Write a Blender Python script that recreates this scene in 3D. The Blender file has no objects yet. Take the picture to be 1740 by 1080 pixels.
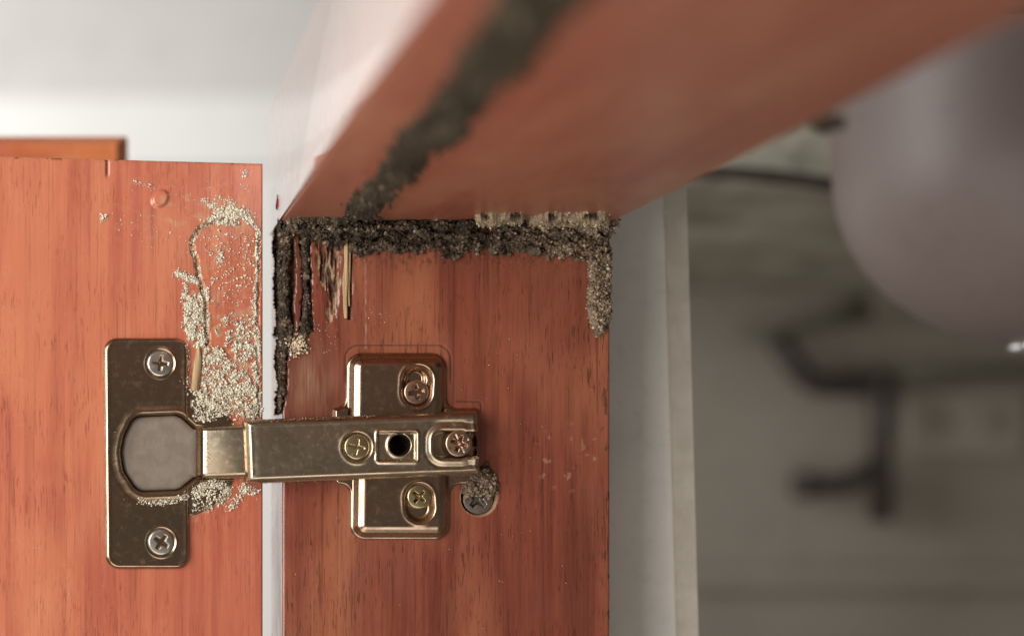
import bpy, math, random
import numpy as np
from mathutils import Vector, Matrix

rng = np.random.default_rng(7)
random.seed(7)
SC = bpy.context.scene
COL = SC.collection
MM = 0.001

# ------------------------------------------------------------------ camera
# millimetres: X right, Y away from the camera, Z up.  The inner face of the
# cabinet stile is the plane Y = 0, its front corner X = 0, rail underside Z = 0.
FPX, D0, VPX, VPY, W, H = 2500.0, 400.0, 183.0, 804.0, 1740.0, 1080.0
CX, CZ = (VPX - 480) / 6.25, (375 - VPY) / 6.25
cam = bpy.data.cameras.new('camera')
cam_o = bpy.data.objects.new('camera', cam)
COL.objects.link(cam_o)
cam_o.location = (CX * MM, -D0 * MM, CZ * MM)
cam_o.rotation_euler = (math.radians(90), 0, 0)
cam.sensor_width = 36.0
cam.lens = 36.0 * FPX / W
cam.shift_x = (W / 2 - VPX) / W
cam.shift_y = (VPY - H / 2) / W
cam.clip_start = 0.005
cam.clip_end = 30
cam.dof.use_dof = True
cam.dof.focus_distance = 0.3965
cam.dof.aperture_fstop = 4.3
SC.camera = cam_o

# ------------------------------------------------------------------ light
world = bpy.data.worlds.new('World')
SC.world = world
world.use_nodes = True
bg = world.node_tree.nodes['Background']
bg.inputs[0].default_value = (1.0, 0.92, 0.82, 1)
bg.inputs[1].default_value = 0.11


def area(name, loc, target, sx, sy, power, color):
    l = bpy.data.lights.new(name, 'AREA')
    l.shape = 'RECTANGLE'
    l.size, l.size_y = sx * MM, sy * MM
    l.energy = power
    l.color = color
    o = bpy.data.objects.new(name, l)
    COL.objects.link(o)
    o.location = Vector(loc) * MM
    o.rotation_euler = (Vector(target) - Vector(loc)).to_track_quat('-Z', 'Y').to_euler()
    return o


area('window_light', (-480, -430, 20), (-60, 0, -70), 480, 480, 7.0, (1.0, 0.97, 0.94))
area('room_light', (-900, 200, 180), (-120, 1000, 60), 700, 700, 15.5, (1.0, 0.985, 0.96))

area('floor_bounce', (-60, -520, -620), (80, 120, 0), 700, 500, 2.6, (1.0, 0.95, 0.88))

SC.view_settings.view_transform = 'Standard'
SC.view_settings.look = 'None'
SC.view_settings.exposure = 0.0
SC.view_settings.gamma = 1.0
SC.view_settings.use_curve_mapping = False
SC.render.engine = 'CYCLES'
SC.cycles.use_denoising = True
SC.cycles.max_bounces = 8

# ------------------------------------------------------------------ numeric helpers


def _hash(ix, iy, seed):
    h = (ix.astype(np.int64) * 374761393 + iy.astype(np.int64) * 668265263 + seed * 974711) & 0xffffffff
    h = ((h ^ (h >> 13)) * 1274126177) & 0xffffffff
    h = (h ^ (h >> 16)) & 0xffffffff
    return h.astype(np.float64) / 4294967295.0


def noise2(x, y, seed=0):
    """gradient noise, about -0.7 .. 0.7"""
    x, y = np.broadcast_arrays(np.asarray(x, float), np.asarray(y, float))
    ix, iy = np.floor(x), np.floor(y)
    fx, fy = x - ix, y - iy
    u, v = fx * fx * fx * (fx * (fx * 6 - 15) + 10), fy * fy * fy * (fy * (fy * 6 - 15) + 10)

    def g(dx, dy):
        a = _hash(ix + dx, iy + dy, seed) * 2 * np.pi
        return np.cos(a) * (fx - dx) + np.sin(a) * (fy - dy)
    a = g(0, 0) * (1 - u) + g(1, 0) * u
    b = g(0, 1) * (1 - u) + g(1, 1) * u
    return a * (1 - v) + b * v


def fbm(x, y, octv=4, seed=0):
    s, a, f = 0, 1.0, 1.0
    for i in range(octv):
        s = s + a * noise2(x * f, y * f, seed + i * 17)
        a *= 0.5
        f *= 2.03
    return s


def sstep(a, b, x):
    t = np.clip((x - a) / (b - a), 0, 1)
    return t * t * (3 - 2 * t)


def sd_rect(x, y, x0, x1, y0, y1, r):
    cx, cy, hw, hh = (x0 + x1) / 2, (y0 + y1) / 2, (x1 - x0) / 2, (y1 - y0) / 2
    qx, qy = np.abs(x - cx) - hw + r, np.abs(y - cy) - hh + r
    return np.hypot(np.maximum(qx, 0), np.maximum(qy, 0)) + np.minimum(np.maximum(qx, qy), 0) - r


def sd_circ(x, y, cx, cy, r):
    return np.hypot(x - cx, y - cy) - r


def sd_seg(x, y, ax, ay, bx, by):
    dx, dy = bx - ax, by - ay
    t = np.clip(((x - ax) * dx + (y - ay) * dy) / (dx * dx + dy * dy + 1e-9), 0, 1)
    return np.hypot(x - ax - t * dx, y - ay - t * dy)


def sd_line(x, y, pts):
    d = np.full(np.shape(x), 1e9)
    for a, b in zip(pts[:-1], pts[1:]):
        d = np.minimum(d, sd_seg(x, y, a[0], a[1], b[0], b[1]))
    return d


def sd_poly(x, y, pts):
    n = len(pts)
    d = np.full(np.shape(x), 1e9)
    inside = np.zeros(np.shape(x), bool)
    for i in range(n):
        ax, ay = pts[i]
        bx, by = pts[(i + 1) % n]
        d = np.minimum(d, sd_seg(x, y, ax, ay, bx, by))
        if ay != by:
            c = ((ay > y) != (by > y)) & (x < (bx - ax) * (y - ay) / (by - ay) + ax)
            inside ^= c
    return np.where(inside, -d, d)


def smin(a, b, k):
    h = np.clip(0.5 + 0.5 * (b - a) / k, 0, 1)
    return b * (1 - h) + a * h - k * h * (1 - h)


def cap(d, r):
    """0 at the outline, 1 at r inside it, rounded like a pressed edge"""
    t = np.clip(1 - d / r, 0, 1)
    return np.sqrt(np.clip(1 - t * t, 0, 1))


# ---- planes: image measurements on a real plane of the scene -> millimetres
class Flat:
    """the plane Y = y (parallel to the stile face); h stands off Y = 0 towards the camera"""
    def __init__(self, y=0.0):
        self.y = y

    def __call__(self, px, py, h):
        d = D0 + self.y
        return np.stack([CX + (px - VPX) * d / FPX, -np.asarray(h, float) + 0 * px, CZ + (VPY - py) * d / FPX], -1)


class Under:
    """underside of the rail, Z = 0; h hangs downward"""
    def __call__(self, px, py, h):
        d = -CZ * FPX / (VPY - py)
        return np.stack([CX + (px - VPX) * d / FPX, d - D0, -np.asarray(h, float) + 0 * px], -1)


DTH = math.radians(7.0)
DXE, DYE = CX + (447 - VPX) * (D0 - 1.0) / FPX, -1.0


class Door:
    """inner face of the open door, turned 7 degrees about its right edge"""
    def __call__(self, px, py, h):
        t = math.tan(DTH)
        d = (D0 + DYE + t * (CX - DXE)) / (1 - t * (px - VPX) / FPX)
        x = CX + (px - VPX) * d / FPX
        z = CZ + (VPY - py) * d / FPX
        y = d - D0
        h = np.asarray(h, float)
        return np.stack([x + h * math.sin(DTH), y - h * math.cos(DTH), z + 0 * h], -1)


FLAT, UNDER, DOOR = Flat(0), Under(), Door()


# ------------------------------------------------------------------ mesh builder
class MB:
    def __init__(self):
        self.v, self.q, self.t, self.c, self.a, self.n = [], [], [], [], [], 0

    def add(self, v, quads=None, tris=None, col=None, att=None):
        v = np.asarray(v, float).reshape(-1, 3)
        if quads is not None and len(quads):
            self.q.append(np.asarray(quads, np.int64).reshape(-1, 4) + self.n)
        if tris is not None and len(tris):
            self.t.append(np.asarray(tris, np.int64).reshape(-1, 3) + self.n)
        k = len(v)
        self.v.append(v)
        self.c.append(np.broadcast_to(np.asarray(col if col is not None else (1, 1, 1), float), (k, 3)))
        self.a.append(np.broadcast_to(np.asarray(att if att is not None else (0, 0), float), (k, 2)))
        self.n += k
        return self

    def build(self, name, mat, parent=None, smooth=True, sharp=None, origin=None):
        v = np.concatenate(self.v)
        org = np.array(origin if origin is not None else (0, 0, 0), float)
        if parent is not None:
            p = parent
            org = np.array(p['_o'])
        v = v - org
        q = np.concatenate(self.q) if self.q else np.zeros((0, 4), np.int64)
        t = np.concatenate(self.t) if self.t else np.zeros((0, 3), np.int64)
        used = np.zeros(len(v), bool)
        used[q.ravel()] = True
        used[t.ravel()] = True
        idx = np.cumsum(used) - 1
        q, t = idx[q], idx[t]
        v = v[used]
        me = bpy.data.meshes.new(name)
        me.vertices.add(len(v))
        me.vertices.foreach_set('co', (v * MM).astype(np.float32).ravel())
        loops = np.concatenate([q.ravel(), t.ravel()]).astype(np.int32)
        me.loops.add(len(loops))
        me.loops.foreach_set('vertex_index', loops)
        tot = np.concatenate([np.full(len(q), 4), np.full(len(t), 3)]).astype(np.int32)
        start = np.concatenate([[0], np.cumsum(tot)[:-1]]).astype(np.int32)
        me.polygons.add(len(tot))
        me.polygons.foreach_set('loop_start', start)
        me.update(calc_edges=True)
        me.validate()
        me.polygons.foreach_set('use_smooth', np.full(len(me.polygons), smooth))
        ca = me.attributes.new('tone', 'FLOAT_COLOR', 'POINT')
        c4 = np.ones((len(v), 4), np.float32)
        c4[:, :3] = np.concatenate(self.c)[used]
        ca.data.foreach_set('color', c4.ravel())
        aa = np.concatenate(self.a)[used].astype(np.float32)
        for i, nm in enumerate(('raw', 'dirt')):
            at = me.attributes.new(nm, 'FLOAT', 'POINT')
            at.data.foreach_set('value', np.ascontiguousarray(aa[:, i]))
        if sharp:
            me.set_sharp_from_angle(angle=math.radians(sharp))
        me.materials.append(mat)
        o = bpy.data.objects.new(name, me)
        COL.objects.link(o)
        if parent is not None:
            o.parent = parent
            o['_o'] = list(org)
        else:
            o.location = Vector(org) * MM
            o['_o'] = list(org)
        return o


def tag(o, label=None, cat=None, group=None, kind=None):
    if label: o['label'] = label
    if cat: o['category'] = cat
    if group: o['group'] = group
    if kind: o['kind'] = kind
    return o


def empty(name, loc, label, cat, group=None):
    o = bpy.data.objects.new(name, None)
    o.empty_display_size = 0.01
    COL.objects.link(o)
    o.location = Vector(loc) * MM
    o['_o'] = list(map(float, loc))
    return tag(o, label, cat, group)


def grid_faces(nx, ny, keep=None):
    i, j = np.meshgrid(np.arange(nx - 1), np.arange(ny - 1), indexing='ij')
    a = (i * ny + j)
    q = np.stack([a, a + ny, a + ny + 1, a + 1], -1)
    if keep is not None:
        q = q[keep]
    return q.reshape(-1, 4)


def relief(mb, plane, xs, ys, hf, cut=None, col=None, att=None, thick=None):
    """a surface with real relief: hf(px, py) -> millimetres off the plane.
    ys run upwards in the picture (descending py). thick: closes it to a board."""
    X, Y = np.meshgrid(xs, ys, indexing='ij')
    h = hf(X, Y)
    P = plane(X, Y, h)
    nx, ny = X.shape
    keep = None
    if cut is not None:
        hm = np.maximum.reduce([h[:-1, :-1], h[1:, :-1], h[:-1, 1:], h[1:, 1:]])
        keep = hm > cut
    q = grid_faces(nx, ny, keep)
    c = col(X, Y, h).reshape(-1, 3) if callable(col) else col
    a = att(X, Y, h).reshape(-1, 2) if callable(att) else att
    mb.add(P.reshape(-1, 3), quads=q, col=c, att=a)
    if thick is not None:
        B = plane(X, Y, np.full(X.shape, -thick))
        ring = [(i, 0) for i in range(nx)] + [(nx - 1, j) for j in range(1, ny)] + \
               [(i, ny - 1) for i in range(nx - 2, -1, -1)] + [(0, j) for j in range(ny - 2, 0, -1)]
        I = np.array(ring)
        f, b = P[I[:, 0], I[:, 1]], B[I[:, 0], I[:, 1]]
        n = len(ring)
        k = np.arange(n)
        k2 = (k + 1) % n
        mb.add(np.concatenate([f, b]), quads=np.stack([k, k + n, k2 + n, k2], -1))
        cs = B[[0, nx - 1, nx - 1, 0], [0, 0, ny - 1, ny - 1]]
        mb.add(cs, quads=[[0, 3, 2, 1]])
    return h


def ico():
    t = (1 + 5 ** .5) / 2
    v = np.array([(-1, t, 0), (1, t, 0), (-1, -t, 0), (1, -t, 0), (0, -1, t), (0, 1, t), (0, -1, -t), (0, 1, -t),
                  (t, 0, -1), (t, 0, 1), (-t, 0, -1), (-t, 0, 1)], float)
    v /= np.linalg.norm(v[0])
    f = np.array([(0, 11, 5), (0, 5, 1), (0, 1, 7), (0, 7, 10), (0, 10, 11), (1, 5, 9), (5, 11, 4), (11, 10, 2),
                  (10, 7, 6), (7, 1, 8), (3, 9, 4), (3, 4, 2), (3, 2, 6), (3, 6, 8), (3, 8, 9), (4, 9, 5), (2, 4, 11),
                  (6, 2, 10), (8, 6, 7), (9, 8, 1)])
    return v, f


ICO_V, ICO_F = ico()


def crumbs(mb, pts, rad, cols, rough=0.35, flat=None, stretch=0.35):
    """small uneven lumps, one distorted 20-face ball each"""
    n = len(pts)
    if n == 0:
        return
    A = rng.normal(size=(n, 3, 3))
    Q, _ = np.linalg.qr(A)
    sc = 1 + stretch * rng.uniform(-1, 1, size=(n, 1, 3))
    jit = 1 + rough * rng.uniform(-1, 1, size=(n, 12, 1))
    V = ICO_V[None] * jit * sc
    V = np.einsum('nij,nkj->nki', Q, V) * np.asarray(rad).reshape(-1, 1, 1)
    if flat:
        V[..., 1] *= flat          # crumbs lying flat against an upright board
    V = V + np.asarray(pts)[:, None, :]
    F = (ICO_F[None] + (np.arange(n) * 12)[:, None, None]).reshape(-1, 3)
    C = np.repeat(np.asarray(cols)[:, None, :], 12, 1).reshape(-1, 3)
    mb.add(V.reshape(-1, 3), tris=F, col=C)


def box(mb, x0, x1, y0, y1, z0, z1, bev=0.0, col=None):
    """box with bevelled edges (three rings of an octagonal section)"""
    b = bev
    if b <= 0:
        v = [(x, y, z) for x in (x0, x1) for y in (y0, y1) for z in (z0, z1)]
        mb.add(v, quads=[(0, 1, 3, 2), (4, 6, 7, 5), (0, 4, 5, 1), (2, 3, 7, 6), (0, 2, 6, 4), (1, 5, 7, 3)], col=col)
        return
    import bmesh
    bm = bmesh.new()
    bmesh.ops.create_cube(bm, size=1.0)
    for v in bm.verts:
        v.co = Vector(((x0 + x1) / 2 + v.co.x * (x1 - x0), (y0 + y1) / 2 + v.co.y * (y1 - y0), (z0 + z1) / 2 + v.co.z * (z1 - z0)))
    bmesh.ops.bevel(bm, geom=bm.edges[:] + bm.verts[:], offset=b, segments=3, profile=0.5, affect='EDGES')
    bm.verts.index_update()
    v = [tuple(w.co) for w in bm.verts]
    qs = [[w.index for w in f.verts] for f in bm.faces if len(f.verts) == 4]
    ts = [[w.index for w in f.verts] for f in bm.faces if len(f.verts) == 3]
    bm.free()
    mb.add(v, quads=qs, tris=ts, col=col)


def tube(mb, pts, r, seg=14, col=None):
    pts = [Vector(p) for p in pts]
    n = len(pts)
    rr = r if hasattr(r, '__len__') else [r] * n
    vs = []
    up = Vector((0.13, 0.31, 0.94)).normalized()
    for i, p in enumerate(pts):
        d = (pts[min(i + 1, n - 1)] - pts[max(i - 1, 0)]).normalized()
        a = d.cross(up).normalized()
        b = d.cross(a)
        for k in range(seg):
            w = 2 * math.pi * k / seg
            vs.append(p + (a * math.cos(w) + b * math.sin(w)) * rr[i])
    qs = []
    for i in range(n - 1):
        for k in range(seg):
            k2 = (k + 1) % seg
            qs.append((i * seg + k, i * seg + k2, (i + 1) * seg + k2, (i + 1) * seg + k))
    base = len(vs)
    vs += [pts[0], pts[-1]]
    ts = [(base, (k + 1) % seg, k) for k in range(seg)] + [(base + 1, (n - 1) * seg + k, (n - 1) * seg + (k + 1) % seg) for k in range(seg)]
    mb.add([tuple(v) for v in vs], quads=qs, tris=ts, col=col)


def lathe(mb, prof, c, seg=64, axis='z'):
    """profile [(r, z)] about a vertical axis through c"""
    n = len(prof)
    vs = []
    for r, z in prof:
        for k in range(seg):
            w = 2 * math.pi * k / seg
            vs.append((c[0] + r * math.cos(w), c[1] + r * math.sin(w), c[2] + z))
    qs = [(i * seg + k, i * seg + (k + 1) % seg, (i + 1) * seg + (k + 1) % seg, (i + 1) * seg + k) for i in range(n - 1) for k in range(seg)]
    mb.add(vs, quads=qs)


# ------------------------------------------------------------------ materials
class NT:
    def __init__(self, name):
        self.m = bpy.data.materials.new(name)
        self.m.use_nodes = True
        self.t = self.m.node_tree
        self.b = self.t.nodes['Principled BSDF']

    def n(self, kind, **kw):
        nd = self.t.nodes.new(kind)
        for k, v in kw.items():
            if k in nd.inputs:
                self.set(nd.inputs[k], v)
            else:
                setattr(nd, k, v)
        return nd

    def set(self, inp, v):
        if isinstance(v, bpy.types.NodeSocket):
            self.t.links.new(v, inp)
        else:
            inp.default_value = v

    def coords(self, scale, loc=(0, 0, 0)):
        tc = self.n('ShaderNodeTexCoord')
        mp = self.n('ShaderNodeMapping')
        self.t.links.new(tc.outputs['Object'], mp.inputs['Vector'])
        mp.inputs['Scale'].default_value = tuple(s * 1000 for s in scale)
        mp.inputs['Location'].default_value = loc
        return mp.outputs[0]

    def noise(self, vec, scale=1.0, detail=3, rough=0.55, dist=0.0):
        nd = self.n('ShaderNodeTexNoise')
        self.t.links.new(vec, nd.inputs['Vector'])
        nd.inputs['Scale'].default_value = scale
        nd.inputs['Detail'].default_value = detail
        nd.inputs['Roughness'].default_value = rough
        nd.inputs['Distortion'].default_value = dist
        return nd.outputs['Fac']

    def ramp(self, fac, a, b, lo=0.0, hi=1.0):
        nd = self.n('ShaderNodeMapRange')
        nd.interpolation_type = 'SMOOTHSTEP'
        self.set(nd.inputs['Value'], fac)
        for i, v in ((1, a), (2, b), (3, lo), (4, hi)):
            nd.inputs[i].default_value = v
        return nd.outputs[0]

    def mix(self, fac, a, b, mode='MIX'):
        nd = self.n('ShaderNodeMix')
        nd.data_type = 'RGBA'
        nd.blend_type = mode
        self.set(nd.inputs[0], fac)
        for i, v in ((6, a), (7, b)):
            if isinstance(v, tuple):
                v = v if len(v) == 4 else v + (1,)
            self.set(nd.inputs[i], v)
        return nd.outputs[2]

    def math(self, op, a, b=0.0):
        nd = self.n('ShaderNodeMath')
        nd.operation = op
        self.set(nd.inputs[0], a)
        self.set(nd.inputs[1], b)
        return nd.outputs[0]

    def attr(self, name, out='Fac'):
        nd = self.n('ShaderNodeAttribute')
        nd.attribute_name = name
        return nd.outputs[out]

    def bump(self, h, strength, dist):
        nd = self.n('ShaderNodeBump')
        self.set(nd.inputs['Height'], h)
        nd.inputs['Strength'].default_value = strength
        nd.inputs['Distance'].default_value = dist
        self.t.links.new(nd.outputs[0], self.b.inputs['Normal'])

    def out(self, **kw):
        for k, v in kw.items():
            k = k.replace('_', ' ')
            if isinstance(v, tuple) and len(v) == 3:
                v = v + (1,)
            self.set(self.b.inputs[k], v)
        return self.m


def wood(name, dark, mid, light, along='z', gloss=0.30, coat=0.5, pores=1.0, seed=0.0, coat_rough=0.12, ior=1.5):
    s = NT(name)

    def sc(a, l):
        return {'z': (a, a, l), 'y': (a, l, a), 'x': (l, a, a)}[along]
    big = s.noise(s.coords(sc(0.045, 0.012), (seed, seed, seed)), 1, 3, 0.5, 0.3)
    band = s.noise(s.coords(sc(0.30, 0.012), (seed, 2, 3)), 1, 4, 0.6, 0.25)
    patch = s.noise(s.coords((0.05, 0.05, 0.05), (seed, 1, 5)), 1, 4, 0.6)
    blot = s.noise(s.coords((0.11, 0.11, 0.05), (seed, 5, 5)), 1, 5, 0.65, 0.5)
    tiny = s.noise(s.coords(sc(2.6, 0.22), (2, seed, 6)), 1, 2, 0.5, 0.3)
    thin = s.noise(s.coords(sc(0.9, 0.010), (seed, 7, 6)), 1, 2, 0.5, 0.2)
    fine = s.noise(s.coords(sc(1.7, 0.04), (4, seed, 3)), 1, 3, 0.6)
    pore = s.noise(s.coords(sc(1.5, 0.035), (1, 9, seed)), 1, 3, 0.6, 0.5)
    c = s.mix(s.ramp(band, 0.36, 0.66), mid, dark)
    c = s.mix(s.ramp(big, 0.40, 0.68), c, light)
    c = s.mix(s.math('MULTIPLY', s.ramp(fine, 0.46, 0.72), 0.18), c, dark)
    c = s.mix(s.math('MULTIPLY', s.ramp(thin, 0.62, 0.70), 0.45 * pores), c, tuple(v * 0.5 for v in dark))
    c = s.mix(s.math('MULTIPLY', s.math('MULTIPLY', s.ramp(tiny, 0.59, 0.65), s.ramp(patch, 0.35, 0.6)), 0.85 * pores), c, tuple(v * 0.42 for v in dark))
    c = s.mix(s.math('MULTIPLY', s.ramp(pore, 0.57, 0.72), 0.7 * pores), c, tuple(v * 0.45 for v in dark))
    c = s.mix(s.math('MULTIPLY', s.ramp(patch, 0.55, 0.8), 0.35), c, (mid[0] * 0.8, mid[1] * 0.6, mid[2] * 0.6))
    c = s.mix(s.math('MULTIPLY', s.ramp(blot, 0.52, 0.75), 0.40), c, (mid[0] * 0.74, mid[1] * 0.52, mid[2] * 0.55))
    raw, dirt = s.attr('raw'), s.attr('dirt')
    grit = s.noise(s.coords((1.6, 1.6, 0.9)), 1, 4, 0.7)
    rawc = s.mix(s.ramp(fine, 0.35, 0.7), (0.52, 0.40, 0.25), (0.30, 0.19, 0.10))
    dirtc = s.mix(s.ramp(grit, 0.35, 0.65), (0.012, 0.008, 0.005), (0.055, 0.036, 0.022))
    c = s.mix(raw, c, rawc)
    c = s.mix(dirt, c, dirtc)
    hurt = s.math('MINIMUM', s.math('MULTIPLY', s.math('ADD', raw, dirt), 2.0), 1.0)
    smear = s.noise(s.coords((0.08, 0.08, 0.05), (seed, 3, 1)), 1, 4, 0.65)
    r = s.math('ADD', s.ramp(smear, 0.3, 0.7, gloss - 0.06, gloss + 0.10), s.math('MULTIPLY', hurt, 0.4))
    hgt = s.math('SUBTRACT', s.math('MULTIPLY', fine, 0.5), s.math('MULTIPLY', s.ramp(pore, 0.585, 0.68), 0.6))
    s.bump(hgt, 0.22, 0.00010)
    return s.out(Base_Color=c, Roughness=r, Coat_Weight=s.math('MULTIPLY', s.math('SUBTRACT', 1.0, hurt), coat),
                 Coat_Roughness=coat_rough, IOR=ior, Coat_IOR=ior,
                 Specular_IOR_Level=s.math('SUBTRACT', 0.5, s.math('MULTIPLY', hurt, 0.4)))


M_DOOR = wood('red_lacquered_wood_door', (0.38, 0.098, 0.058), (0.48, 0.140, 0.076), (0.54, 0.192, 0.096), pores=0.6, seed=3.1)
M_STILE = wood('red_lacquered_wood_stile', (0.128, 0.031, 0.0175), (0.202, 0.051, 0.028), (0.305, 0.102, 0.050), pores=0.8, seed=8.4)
M_RAIL = wood('red_stained_wood_rail', (0.33, 0.102, 0.06), (0.40, 0.13, 0.077), (0.42, 0.165, 0.095), along='y', pores=0.3, seed=5.2,
              gloss=0.45, coat=0.35, coat_rough=0.30)
M_FACING = wood('red_gloss_lacquer', (0.23, 0.12, 0.10), (0.28, 0.15, 0.13), (0.31, 0.18, 0.155), along='y', pores=0.3, seed=5.2,
                gloss=0.25, coat=1.0, coat_rough=0.07, ior=1.75)
M_FAR = wood('orange_lacquered_wood', (0.42, 0.10, 0.035), (0.52, 0.14, 0.05), (0.60, 0.20, 0.07), along='x', pores=0.3, seed=1.2)


def metal(name, base, stain, rough, dust=0.4, seed=0.0):
    s = NT(name)
    a = s.noise(s.coords((0.07, 0.07, 0.07), (seed, 1, 2)), 1, 4, 0.6, 0.8)
    b = s.noise(s.coords((0.55, 0.55, 0.55), (seed, 4, 2)), 1, 5, 0.65, 0.4)
    sp = s.noise(s.coords((1.5, 1.5, 1.5), (seed, 0, 7)), 1, 2, 0.5)
    c = s.mix(s.ramp(a, 0.36, 0.66), base, stain)
    c = s.mix(s.math('MULTIPLY', s.ramp(sp, 0.68, 0.76), 0.2), c, tuple(v * 0.5 for v in stain))
    d = s.math('MULTIPLY', s.math('MULTIPLY', s.ramp(b, 0.54, 0.80), s.ramp(a, 0.46, 0.66)), dust)
    c = s.mix(d, c, (0.42, 0.35, 0.24))
    r = s.math('ADD', s.ramp(a, 0.3, 0.7, rough, rough + 0.12), s.math('MULTIPLY', s.ramp(b, 0.45, 0.8), 0.10))
    s.bump(b, 0.05, 0.00005)
    return s.out(Base_Color=c, Metallic=s.math('SUBTRACT', 1.0, d), Roughness=r)


M_PLATE = metal('aged_nickel_plate', (0.43, 0.325, 0.22), (0.32, 0.21, 0.135), 0.18, 0.2)
M_ARM = metal('aged_nickel_arm', (0.50, 0.41, 0.295), (0.37, 0.285, 0.195), 0.23, 0.35, 3.0)
M_MOUNT = metal('aged_bronze_mount', (0.43, 0.305, 0.21), (0.30, 0.195, 0.13), 0.21, 0.12, 6.0)
M_SILVER = metal('silver_screw', (0.72, 0.69, 0.63), (0.52, 0.48, 0.42), 0.24, 0.3, 2.0)
M_COPPER = metal('copper_screw', (0.52, 0.36, 0.25), (0.34, 0.22, 0.15), 0.28, 0.3, 5.0)
M_BRASS = metal('brass_screw', (0.55, 0.45, 0.26), (0.36, 0.28, 0.16), 0.26, 0.3, 9.0)
M_DARKSCREW = metal('dark_screw', (0.34, 0.29, 0.25), (0.18, 0.15, 0.12), 0.35, 0.3, 1.0)
M_CHROME = metal('chrome', (0.80, 0.80, 0.80), (0.65, 0.65, 0.65), 0.12, 0.0)


def plain(name, a, b, scale=0.1, rough=0.6, coat=0.0, bump=0.2, dist=0.0003):
    s = NT(name)
    f = s.noise(s.coords((scale, scale, scale)), 1, 6, 0.62, 0.3)
    g = s.noise(s.coords((scale * 9,) * 3), 1, 3, 0.6)
    c = s.mix(s.ramp(f, 0.32, 0.68), a, b)
    c = s.mix(s.math('MULTIPLY', s.ramp(g, 0.5, 0.8), 0.25), c, tuple(v * 0.6 for v in a))
    s.bump(g, bump, dist)
    return s.out(Base_Color=c, Roughness=rough, Coat_Weight=coat)


M_COVER = plain('dull_cup_cover', (0.17, 0.135, 0.105), (0.215, 0.175, 0.14), 0.25, 0.5)
M_WALLW = plain('white_wall_paint', (0.80, 0.80, 0.78), (0.84, 0.84, 0.82), 0.004, 0.6)
M_WALLG = plain('pale_grey_wall_paint', (0.62, 0.61, 0.59), (0.66, 0.65, 0.63), 0.004, 0.6)
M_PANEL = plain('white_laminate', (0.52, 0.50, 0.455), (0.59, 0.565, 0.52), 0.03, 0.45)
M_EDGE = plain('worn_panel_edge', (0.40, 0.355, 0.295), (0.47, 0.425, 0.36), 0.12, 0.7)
M_CONC = plain('grey_green_mortar', (0.20, 0.185, 0.14), (0.46, 0.45, 0.37), 0.02, 0.85, bump=0.6, dist=0.002)
M_BACK = plain('olive_grey_plaster', (0.27, 0.243, 0.203), (0.32, 0.29, 0.245), 0.008, 0.85)
M_COUNTER_SHADE = plain('counter_shadow_tone', (0.075, 0.06, 0.05), (0.11, 0.09, 0.075), 0.03, 0.6)  # dark colour puts in the shadow between rail and bowl
M_PIPE = plain('black_pipe', (0.032, 0.024, 0.019), (0.05, 0.04, 0.032), 0.1, 0.5)
M_HOSE = plain('dark_green_hose', (0.10, 0.105, 0.075), (0.13, 0.13, 0.09), 0.1, 0.6)
M_SOCKET = plain('grey_wall_plate', (0.35, 0.32, 0.27), (0.38, 0.35, 0.30), 0.1, 0.6)
M_BOWL = plain('mauve_grey_ceramic', (0.125, 0.092, 0.084), (0.14, 0.105, 0.097), 0.01, 0.5, 0.0, bump=0.02)


def mudmat(name, rough=0.95, lo=(0.55, 0.5, 0.45)):
    s = NT(name)
    t = s.attr('tone', 'Color')
    g = s.noise(s.coords((1.3, 1.3, 1.3)), 1, 4, 0.7)
    c = s.mix(s.ramp(g, 0.3, 0.7), s.mix(1.0, t, lo, 'MULTIPLY'), t)
    s.bump(g, 0.6, 0.0004)
    return s.out(Base_Color=c, Roughness=rough, Specular_IOR_Level=0.25)


M_MUD = mudmat('termite_mud')
M_FRASS = mudmat('pale_wood_dust', lo=(0.9, 0.87, 0.82))
s_ = NT('bare_pale_wood')
g_ = s_.noise(s_.coords((1.2, 1.2, 0.06)), 1, 4, 0.6)
s_.bump(g_, 0.5, 0.0003)
M_SPLINT = s_.out(Base_Color=s_.mix(s_.ramp(g_, 0.35, 0.65), (0.45, 0.32, 0.17), (0.27, 0.17, 0.08)), Roughness=0.75)

# ------------------------------------------------------------------ the setting far behind
# room wall at the end of the row of cabinets (seen over the door)
mb = MB()
box(mb, -1500, 700, 1012, 1060, -700, 220, 0)
box(mb, -1500, 700, 1000, 1012, 221.5, 289, 0)
tag(mb.build('wall_lower', M_WALLW, smooth=False), kind='structure')
mb = MB()
box(mb, -1500, 700, 1012, 1060, 221.5, 1500, 0)
tag(mb.build('wall_upper', M_WALLG, smooth=False), kind='structure')
# inside of the cabinet row: end wall, counter underside, back wall
YE, YC, ZC = 600, 236, 56.4
mb = MB()
box(mb, 92, 800, YE, YE + 30, -430, 150, 0)
tag(mb.build('cabinet_end_wall', M_BACK, smooth=False), kind='structure')
mb = MB()
X, Y = np.meshgrid(np.linspace(92, 800, 120), np.linspace(YC, YE - 0.5, 90), indexing='ij')
hz = ZC - 1.5 * fbm(X * 0.03, Y * 0.03, 4, 5)
mb.add(np.stack([X, Y, hz], -1).reshape(-1, 3), quads=grid_faces(120, 90)[:, ::-1])
X, Z = np.meshgrid(np.linspace(92, 800, 120), np.linspace(ZC, 200, 40), indexing='ij')
hy = YC - 1.5 * fbm(X * 0.03, Z * 0.05, 4, 15) - 4 * sstep(0.15, 0.5, fbm(X * 0.03, Z * 0.06, 3, 9)) * sstep(ZC, ZC + 10, Z)
mb.add(np.stack([X, hy, Z], -1).reshape(-1, 3), quads=grid_faces(120, 40))
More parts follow.
